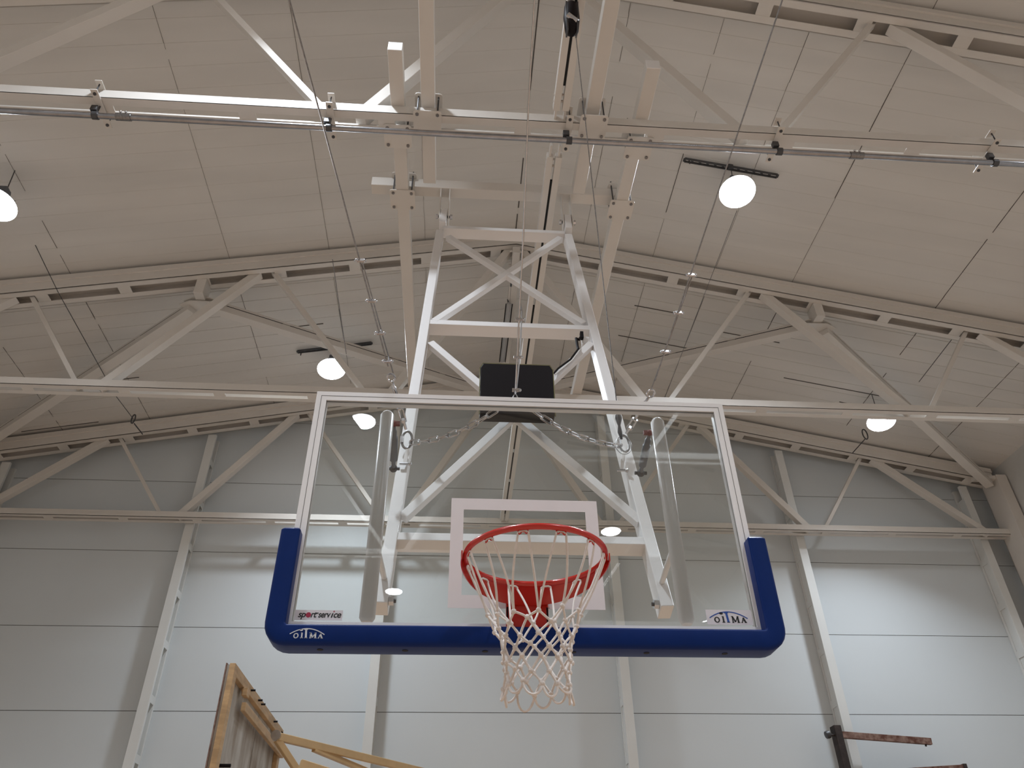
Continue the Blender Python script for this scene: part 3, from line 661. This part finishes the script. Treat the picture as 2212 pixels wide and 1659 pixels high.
for k in range(12):                                            # long loops over each hook
    q = R(30*k+15); tt = Vector((-math.sin(q), math.cos(q), 0)); P = RC+Vector((math.cos(q), math.sin(q), 0))*(RR-0.004)+Vector((0, 0, -0.017))
    A = P-tt*0.017; B = P+tt*0.017
    net_b.tube([A+Vector((0, 0, -0.006)), A, A+tt*0.008+Vector((0, 0, 0.0045)), B-tt*0.008+Vector((0, 0, 0.0045)), B, B+Vector((0, 0, -0.006))], cr, 6)
    cord(A+Vector((0, 0, -0.006)), nodes[0][(k-1) % 12], 0.012, 8, out=Vector((0, 0, -0.004))); cord(B+Vector((0, 0, -0.006)), nodes[0][k], 0.012, 8, out=Vector((0, 0, -0.004)))
for L in range(6):
    for k in range(12):
        a = nodes[L][k]
        if L % 2 == 0: t0, t1_ = nodes[L+1][k], nodes[L+1][(k+1) % 12]
        else: t0, t1_ = nodes[L+1][(k-1) % 12], nodes[L+1][k]
        cord(a, t0, 0.002, 3); cord(a, t1_, 0.002, 3)
for k in range(12):                                            # bottom loops, uneven
    a, b = nodes[6][k], nodes[6][(k+1) % 12]; mid = (a+b)/2; o = (mid-Vector((NC.x, NC.y, mid.z))).normalized()*rnd.uniform(-0.01, 0.02); dz = rnd.uniform(0.022, 0.05)
    pts = [a]
    for i in range(1, 10): f = i/10; pts.append(a.lerp(b, 0.5-0.62*math.cos(math.pi*f)/1.24*1.0)+o*math.sin(math.pi*f)+Vector((0, 0, -dz*math.sin(math.pi*f))))
    net_b.tube(pts+[b], cr, 6)
nt_ = net_b.build('net', 'rope', goal)
for row in nodes:
    for p in row:
        a = Vector((rnd.uniform(-1, 1), rnd.uniform(-1, 1), rnd.uniform(-0.5, 0.5))).normalized()
        MB().tube([p-a*0.0085, p-a*0.005, p, p+a*0.005, p+a*0.0085], [0.003, 0.0072, 0.0088, 0.0072, 0.003], 8).build('knot', 'rope', nt_)

# ------------------------------------------------------------------ shot clock seen from below, cable and plug
P = onF(1110, 900)
t = thing('shot_clock', (0.30, 3.42, rz(2.27)), 'black box with a thin olive edge fixed to the frame centre above the backboard', 'box')
a = onY(1037, 858, 3.36); b = onY(1197, 862, 3.36); zt = onY(1112, 787, 3.36).z; zb_ = onY(1112, 895, 3.36).z
mb = MB(); mb.poly([(a.x, zb_), (b.x, zb_), (b.x, zt-0.03), (b.x-0.015, zt), (a.x+0.015, zt), (a.x, zt-0.03)], 3.36, 3.44, lambda u, v, w: (u, w, v)); cb = mb.build('casing', 'black', t, 0.004)
mb = MB()
for p, q in (((a.x-0.003, zb_), (a.x-0.003, zt-0.03)), ((a.x-0.003, zt-0.03), (a.x+0.014, zt+0.003)), ((a.x+0.014, zt+0.003), (b.x-0.014, zt+0.003)), ((b.x-0.014, zt+0.003), (b.x+0.003, zt-0.03)), ((b.x+0.003, zt-0.03), (b.x+0.003, zb_))):
    mb.bar((p[0], 3.366, p[1]), (q[0], 3.366, q[1]), 0.008, 0.005, (0, 1, 0))
mb.build('edge_trim', 'olive', t)
t = thing('junction_box', onF(1265, 735), 'small white junction box with a black plug inside the right frame leg', 'box')
c = onF(1266, 731)+e2*0.03
MB().box(c, (0.050, 0.05, 0.06)).build('box_body', 'frame', t, 0.008)
mb = MB(); p = onF(1256, 728)-e2*0.01; mb.box(p, (0.02, 0.03, 0.05)); mb.tube([p, onF(1250, 738)-e2*0.015, onF(1244, 735)-e2*0.015, onF(1247, 752)-e2*0.012, onF(1249, 758)-e2*0.012], 0.009, 8); mb.build('plug', 'black', t)
t = thing('cable', onF(1220, 780), 'thin black cable running down the right brace from plug to black box', 'cable')
MB().tube([onF(1249, 757)-e2*0.012, onF(1232, 778)-e2*0.006, onF(1205, 798)-e2*0.006, onF(1196, 812)-e2*0.02], 0.006, 8).build('cable_core', 'black', t)
MB().tube([onF(1253, 757)-e2*0.010, onF(1236, 779)-e2*0.004, onF(1208, 802)-e2*0.004, onF(1198, 815)-e2*0.02], 0.005, 8).build('cable_core', 'frame', t)

# ------------------------------------------------------------------ stay wires, turnbuckles, chains
def oval(c, a, b, u, v, r, n=24): return [c+u*(a*math.cos(2*math.pi*k/n))+v*(b*math.sin(2*math.pi*k/n)) for k in range(n)]
def stay(name, pts, clamps, label, eye=None, hook=None):
    t = thing(name, pts[-1], label, 'wire'); MB().tube(pts, 0.0042, 6).build('cable', 'wire', t)
    for p, d in clamps:
        mb = MB(); mb.box(p, (0.034, 0.012, 0.014)); mb.sphere(p+Vector((0.02, 0, 0)), 0.008, 6); mb.sphere(p-Vector((0.02, 0, 0)), 0.008, 6); mb.build('cable_clamp', 'zinc', t)
    return t
fl = 3.36                                                      # the rings hang just in front of the legs
def ropepts(p_img, Y_end, z_anchor, Ya):
    pass
AL = onY(625, 0, 1.72); AR = onY(1690, 0, 1.72)
SLp = [(775, 563, 1), (796, 651, 1), (818, 722, 1), (838, 782, 1)]
def along(px, py, A, B):                                       # point on segment A-B nearest the sight line of (px, py)
    d = ray(px, py).normalized(); o = Vector((0, 0, CAMZ)); u = (B-A).normalized(); w0 = A-o
    b = u.dot(d); dd = u.dot(w0); ee = d.dot(w0); s = (b*ee-dd)/(1-b*b); return A+u*s
_a = onF(880, 935); ringL = onY(880, 938, _a.y-0.075); _a = onF(1347, 950); ringR = onY(1347, 946, _a.y-0.075)
eyeL = onY(845, 816, 3.18); eyeR = onY(1406, 850, 3.20)
upL = AL+(AL-eyeL)*0.8; upR = AR+(AR-eyeR)*0.8
for A, E, U, RG, px, lab, s in ((AL, eyeL, upL, ringL, ((775, 563), (796, 651), (818, 720), (838, 780)), 'left', -1), (AR, eyeR, upR, ringR, ((1484, 592), (1464, 676), (1427, 757)), 'right', 1)):
    t = thing('stay_wire', E, '%s steel stay wire slanting from the hoop frame ring up over the viewer' % lab, 'wire')
    MB().tube([U, E+(U-E)*0.02], 0.0040, 6).build('cable', 'wire', t)
    p0 = along(*px[0], U, E); MB().tube([p0+Vector((0.011, 0, 0)), E+Vector((0.007, 0, 0.03))], 0.0035, 6).build('doubled_end', 'wire', t)
    for q in px:
        p = along(*q, U, E); mb = MB(); mb.box(p+Vector((0.005, 0, 0)), (0.034, 0.014, 0.014)); mb.sphere(p+Vector((0.024, 0, 0)), 0.009, 6); mb.sphere(p-Vector((0.016, 0, 0)), 0.009, 6); mb.build('cable_clamp', 'zinc', t)
    d = (RG-E).normalized(); sd = Vector((1, 0, 0)); sd = (sd-d*sd.dot(d)).normalized()
    MB().tube(oval(E, 0.019, 0.022, sd, d, 0), 0.005, 8, True).build('eye_ring', 'zinc', t)
    S = E+d*0.16; MB().tube([E+d*0.02, E+d*0.05, E+d*0.055, E+d*0.12, E+d*0.125, S], [0.007, 0.007, 0.011, 0.011, 0.007, 0.007], 10).build('shackle', 'zinc', t)
    T0 = S+d*0.0; T1 = RG-d*0.03
    tb = MB()
    L = (T1-T0).length
    tb.tube([T0+d*L*0.10+sd*0.013, T0+d*L*0.60+sd*0.013], 0.005, 8); tb.tube([T0+d*L*0.10-sd*0.013, T0+d*L*0.60-sd*0.013], 0.005, 8)
    tb.cyl(T0+d*L*0.06, T0+d*L*0.13, 0.018, 10); tb.cyl(T0+d*L*0.57, T0+d*L*0.68, 0.018, 10); tb.cyl(T0, T0+d*L*0.1, 0.008, 8); tb.cyl(T0+d*L*0.6, T1, 0.008, 8)
    tb.build('turnbuckle', 'zinc', t)
    g_ = thing('oval_ring', RG, 'oval steel ring joining chain, turnbuckle and link bar at the %s frame leg' % lab, 'ring')
    c = RG+Vector((0, 0, -0.035)); MB().tube(oval(c, 0.026, 0.052, Vector((1, 0, 0)), Vector((0, 0, 1)), 0), 0.0065, 10, True).build('ring_body', 'wire', g_)
    MB().tube([c+Vector((-0.026, 0, -0.02)), c+Vector((-0.026, 0, 0.02))], 0.0105, 10).build('sleeve', 'zinc', g_)
    b0 = RG+Vector((0.008*-s, 0, -0.085)); b1 = onF(*((874, 1008) if s < 0 else (1342, 1022)))-e2*0.02
    lk = thing('link_bar', b0, 'flat steel link bar from the %s oval ring to a bolt on the frame leg' % lab, 'bar')
    MB().bar(b0, b1, 0.020, 0.006, (1, 0, 0)).build('flat_bar', 'frame', lk, 0.002)
    mb = MB(); mb.cyl(b1-Vector((0.025, 0, 0)), b1+Vector((0.03, 0, 0)), 0.007, 8); mb.sphere(b1+Vector((0.026, 0, 0)), 0.011, 6); mb.build('bolt', 'zinc', lk)
# middle wire
cE = onY(1113, 852, 3.12); cA = onY(1131, 500, 2.55); cB = onY(1141, 240, 2.15); cC = onY(1153, 24, 1.8); cU = cC+(cC-cB)*1.5; cM = onY(1122, 672, 2.86)
t = thing('stay_wire', cE, 'middle steel stay wire dropping behind the backboard top, in front of the black box', 'wire')
MB().tube([cU, cC, cB, cA, cM, cE], 0.0042, 6).build('cable', 'zinc', t)
MB().tube([cM+Vector((0.004, 0, 0.06)), cM+Vector((0.012, 0, 0.0)), cM.lerp(cE, 0.5)+Vector((0.014, 0, 0)), cE+Vector((0.004, 0, 0.01))], 0.004, 6).build('doubled_end', 'zinc', t)
for q in ((1124, 690), (1126, 772), (1120, 843)):
    p = along(*q, cM, cE); mb = MB(); mb.box(p, (0.034, 0.014, 0.014)); mb.sphere(p+Vector((0.022, 0, 0)), 0.009, 6); mb.build('cable_clamp', 'zinc', t)
mb = MB(); mb.tube([cE+Vector((-0.014, 0, -0.028)), cE+Vector((0, 0, 0.012)), cE+Vector((0.014, 0, -0.028))], 0.005, 8); mb.build('hook', 'zinc', t)
# chains
def link_mb():
    mb = MB(); pts = []
    for k in range(20):
        q = 2*math.pi*k/20; x, y = math.cos(q)*0.0125, math.sin(q)*0.0125; pts.append(Vector((x+(0.021 if x > 0 else -0.021), y, 0)))
    mb.tube(pts, 0.0050, 8, True); return mb
lproto = None
for RG, lab, e in ((ringL, 'left', onY(1096, 868, 3.13)), (ringR, 'right', onY(1130, 871, 3.13))):
    t = thing('chain', RG, 'zinc plated chain drooping from the middle wire to the %s oval ring' % lab, 'chain')
    A = Vector(e); B = RG+Vector((0.02 if lab == 'left' else -0.02, -0.006, -0.055)); sag = 0.055; n = int((B-A).length/0.0555)
    P_ = [A.lerp(B, i/n)+Vector((0, 0, -sag*4*(i/n)*(1-i/n))) for i in range(n+1)]
    for i in range(n):
        c = (P_[i]+P_[i+1])/2; d = (P_[i+1]-P_[i]).normalized(); up = Vector((0, 0, 1)); b_ = d.cross(up).normalized(); n_ = b_.cross(d)
        q = R(20+90*(i % 2)); yy_ = b_*math.cos(q)+n_*math.sin(q); zz_ = d.cross(yy_)
        Mx = Matrix((d, yy_, zz_)).transposed().to_4x4(); Mx.translation = c-Vector(RG)
        if lproto is None: lproto = link_mb().build('chain_link', 'zinc', t); lk = lproto
        else: lk = lproto.copy(); C.objects.link(lk); lk.parent = t
        lk.matrix_local = Mx
# hoist with its rope
h = onZ(1236, 30, rz(4.72)); 
t = thing('hoist_pulley', h, 'black pulley block hanging at the top of the photo, with two thin ropes', 'pulley')
MB().tube([h+Vector((0, 0.0, 0.11)), h+Vector((0, 0, 0.08)), h+Vector((0, 0.03, 0.0)), h+Vector((0, 0.06, -0.10)), h+Vector((0, 0.065, -0.13))], [0.030, 0.045, 0.052, 0.042, 0.015], 16).build('block', 'black', t)
mb = MB(); mb.bar(h+Vector((-0.035, 0.0, 0.1)), h+Vector((-0.03, 0.06, -0.12)), 0.01, 0.07, (1, 0, 0)); mb.bar(h+Vector((0.035, 0.0, 0.1)), h+Vector((0.03, 0.06, -0.12)), 0.01, 0.07, (1, 0, 0)); mb.build('side_plate', 'dark', t)
MB().cyl(h+Vector((-0.03, 0.0, -0.02)), h+Vector((0.03, 0.02, -0.06)), 0.022, 12).build('sheave', 'zinc', t)
e = onY(1336, 905, 3.22)
t = thing('lifting_rope', e, 'thin steel lifting rope from the black pulley down to the right frame leg', 'rope')
MB().tube([h+Vector((0.02, 0.05, -0.1)), e], 0.0028, 6).build('cable', 'wire', t)
MB().tube([e+Vector((0, 0, 0.02)), e, e+Vector((0, 0, -0.04)), e+Vector((0, 0, -0.08)), e+Vector((0.005, 0, -0.12))], [0.016, 0.018, 0.007, 0.012, 0.005], 10).build('swivel', 'dark', t)
c = onY(1347, 962, 3.26); MB().tube(oval(c, 0.040, 0.052, Vector((1, 0, 0)), Vector((0, 0, 1)), 0), 0.0022, 6, True).build('rope_coil', 'wire', t)
# thin cords hanging in the hall
def cord_thing(pts, label, r=0.0035, end=None, m='dark'):
    t = thing('hanging_cord', pts[-1], label, 'cord'); MB().tube(pts, r, 6).build('cord_line', m, t)
    if end == 'ring':
        MB().tube(oval(pts[-1]+Vector((0.02, 0, 0.08)), 0.035, 0.085, Vector((1, 0, 0)), Vector((0, 0, 1)), 0, 24), 0.009, 8, True).build('cord_ring', 'dark', t)
    if end == 'shackle':
        MB().tube(oval(pts[-1]+Vector((0, 0, 0.0)), 0.022, 0.07, Vector((1, 0, 0)), Vector((0, 0, 1)), 0, 20), 0.009, 8, True).build('shackle', 'dark', t)
    return t
cord_thing([onY(62, 500, 6.2), onY(125, 630, 6.7), onY(250, 855, 8.5), onY(288, 905, 9.0)], 'long dark cord at the left, ending in a small shackle', 0.0045, 'shackle')
cord_thing([onY(290, 915, 9.0), onY(308, 938, 9.3)], 'short dark cord below the small shackle at the far left roof', 0.008)
cord_thing([onY(2212, 552, 6.2), onY(2070, 715, 6.95), onY(1985, 825, 8.1)], 'dark cord running down left from the right edge of the photo', 0.0045)
cord_thing([onY(1842, 978, 9.5), onY(1869, 948, 9.2)], 'short dark cord with a hanging ring below the right lamp', 0.007, 'ring')
cord_thing([onY(1592, 455, 5.0), onY(1520, 640, 6.9), onY(1436, 860, 8.6)], 'thin cord running down from the bright lamp right of the hoop frame', 0.0035, m='wire')
cord_thing([onY(718, 560, 6.6), onY(748, 765, 7.3)], 'thin cord hanging to the lamp left of the hoop frame', 0.005, m='wire')

# ------------------------------------------------------------------ old wooden backboard folded against the end wall
wz = rz(1.95); ny = 6.62
n0 = onZ(516, 1432, wz); f0 = onZ(603, 1578, wz); wx_ = (n0.x+f0.x)/2; n0.x = f0.x = wx_
t = thing('old_backboard', (wx_, n0.y, wz-0.6), 'old wooden backboard with a cream timber frame, folded sideways at the lower left', 'backboard')
ya, yb, zt, zb2 = n0.y, f0.y, wz, wz-1.25
MB().span((wx_-0.055, ya+0.01, zb2), (wx_-0.035, yb-0.01, zt-0.01)).build('plywood_panel', 'ply', t)
mb = MB(); mb.span((wx_-0.034, ya+0.55*(yb-ya), zb2), (wx_-0.0335, ya+0.55*(yb-ya)+0.006, zt-0.1)); mb.build('panel_seam', 'seam', t)
MB().span((wx_-0.066, ya+0.0, zb2), (wx_-0.056, yb, zt)).build('face_board', 'rust', t)
MB().span((wx_-0.035, ya, zb2), (wx_+0.012, ya+0.10, zt)).build('near_batten', 'wood', t, 0.004)
MB().span((wx_-0.035, yb-0.11, zb2), (wx_+0.012, yb, zt-0.02)).build('far_batten', 'wood', t, 0.004)
MB().span((wx_-0.035, ya+0.1, zt-0.085), (wx_+0.012, yb-0.0, zt)).build('top_batten', 'wood', t, 0.004)
MB().span((wx_+0.012, ya+0.42, zt-0.27), (wx_+0.05, yb+0.0, zt-0.20)).build('inner_batten', 'wood', t, 0.004)
MB().span((wx_-0.0, ya+0.40, zt-0.15), (wx_+0.045, ya+0.50, zt-0.085)).build('corner_block', 'wood', t, 0.004)
for f in (0.28, 0.42, 0.48, 0.76):
    y = ya+(yb-ya)*f; MB().cyl((wx_-0.0, y, zt-0.04), (wx_+0.05, y, zt-0.04), 0.009, 8).build('bolt', 'black', t)
for y, z in ((ya+0.25, zt-0.72), (ya+0.9, zt-0.95)): MB().cyl((wx_-0.04, y, z), (wx_+0.06, y, z), 0.014, 8).build('bolt', 'black', t)
# its steel arms
pv = onZ(598, 1591, rz(1.66)); pv.x = max(pv.x, wx_+0.05)
q1 = onZ(1010, 1690, rz(1.66)); q1 = pv+(q1-pv)*1.0
ed = onY(1010, 1690, YB-0.03)
t = thing('swing_arm', pv, 'cream painted steel swing arms holding the old wooden backboard out from the wall', 'arm')
q2 = Vector((ed.x, YB-0.03, ed.z))
a1 = MB().bar(pv, q2, 0.07, 0.05, (0, 0, 1)).build('upper_arm', 'yellow', t, 0.006)
MB().lathe(pv+Vector((0.0, -0.045, 0)), [(0.045, -0.02), (0.045, 0.02)], 20, Matrix.Rotation(R(90), 3, 'X')).build('pivot_bolt', 'zinc', t)
g3 = onY(745, 1608, 8.2); e3 = onY(960, 1710, YB-0.03)
s3 = onY(700, 1600, 7.9); MB().bar(pv+(q2-pv)*0.16+Vector((0, 0, -0.03)), Vector((e3.x, YB-0.03, e3.z-0.12)), 0.05, 0.05, (0, 0, 1)).build('lower_arm', 'yellow', t, 0.005)
MB().bar(pv+Vector((0.0, 0.02, -0.02)), pv+Vector((0.42, 0.35, -0.52)), 0.06, 0.05, (0, 0, 1)).build('back_strut', 'yellow', t, 0.006)
MB().bar(onY(648, 1652, 7.6), onY(800, 1700, 7.9), 0.09, 0.05, (0, 0, 1)).build('bottom_strut', 'yellow', t, 0.006)

# ------------------------------------------------------------------ rusty wall bracket at the lower right
yr = 9.86; pt = onY(1804, 1568, yr); pb_ = onY(1826, 1659, yr)
t = thing('rusty_bracket', pt, 'rusty steel post with knob and side arm, on the column at lower right', 'bracket')
MB().span((pt.x-0.04, yr-0.05, pt.z-0.9), (pt.x+0.05, yr+0.08, pt.z)).build('post', 'rustd', t, 0.006)
a = onY(1812, 1587, yr); b = onY(2011, 1602, yr)
MB().bar(a, b, 0.075, 0.05, (0, 0, 1)).build('side_arm', 'rust', t, 0.004)
MB().cyl(onY(2000, 1606, yr), onY(2000, 1612, yr), 0.012, 8).build('arm_stud', 'rustd', t)
k_ = onY(1788, 1587, yr-0.04); MB().cyl(k_, k_+Vector((0.1, 0.03, 0)), 0.013, 8).build('spindle', 'rustd', t)
MB().lathe(k_, [(0.01, -0.028), (0.042, -0.024), (0.046, 0.0), (0.042, 0.024), (0.01, 0.028)], 16, Matrix.Rotation(R(75), 3, 'Y')).build('knob', 'dark', t)
a = onY(1815, 1668, yr-0.15); b = onY(2085, 1651, yr-0.15)
t = thing('rusty_board', b, 'rusty plank edge at the bottom of the photo, under the rusty side arm', 'board')
mb = MB(); mb.add([(a.x, yr-0.15, a.z), (b.x, yr-0.15, b.z), (b.x, yr-0.15, b.z-0.4), (a.x, yr-0.15, a.z-0.4), (a.x, yr-0.1, a.z), (b.x, yr-0.1, b.z), (b.x, yr-0.1, b.z-0.4), (a.x, yr-0.1, a.z-0.4)], [(0, 1, 2, 3), (7, 6, 5, 4), (0, 4, 5, 1), (3, 2, 6, 7), (0, 3, 7, 4), (1, 5, 6, 2)])
mb.build('plank', 'rust', t, 0.003)
MB().span((b.x-0.03, yr-0.16, b.z-0.4), (b.x+0.012, yr-0.09, b.z+0.006)).build('end_strip', 'rustd', t)
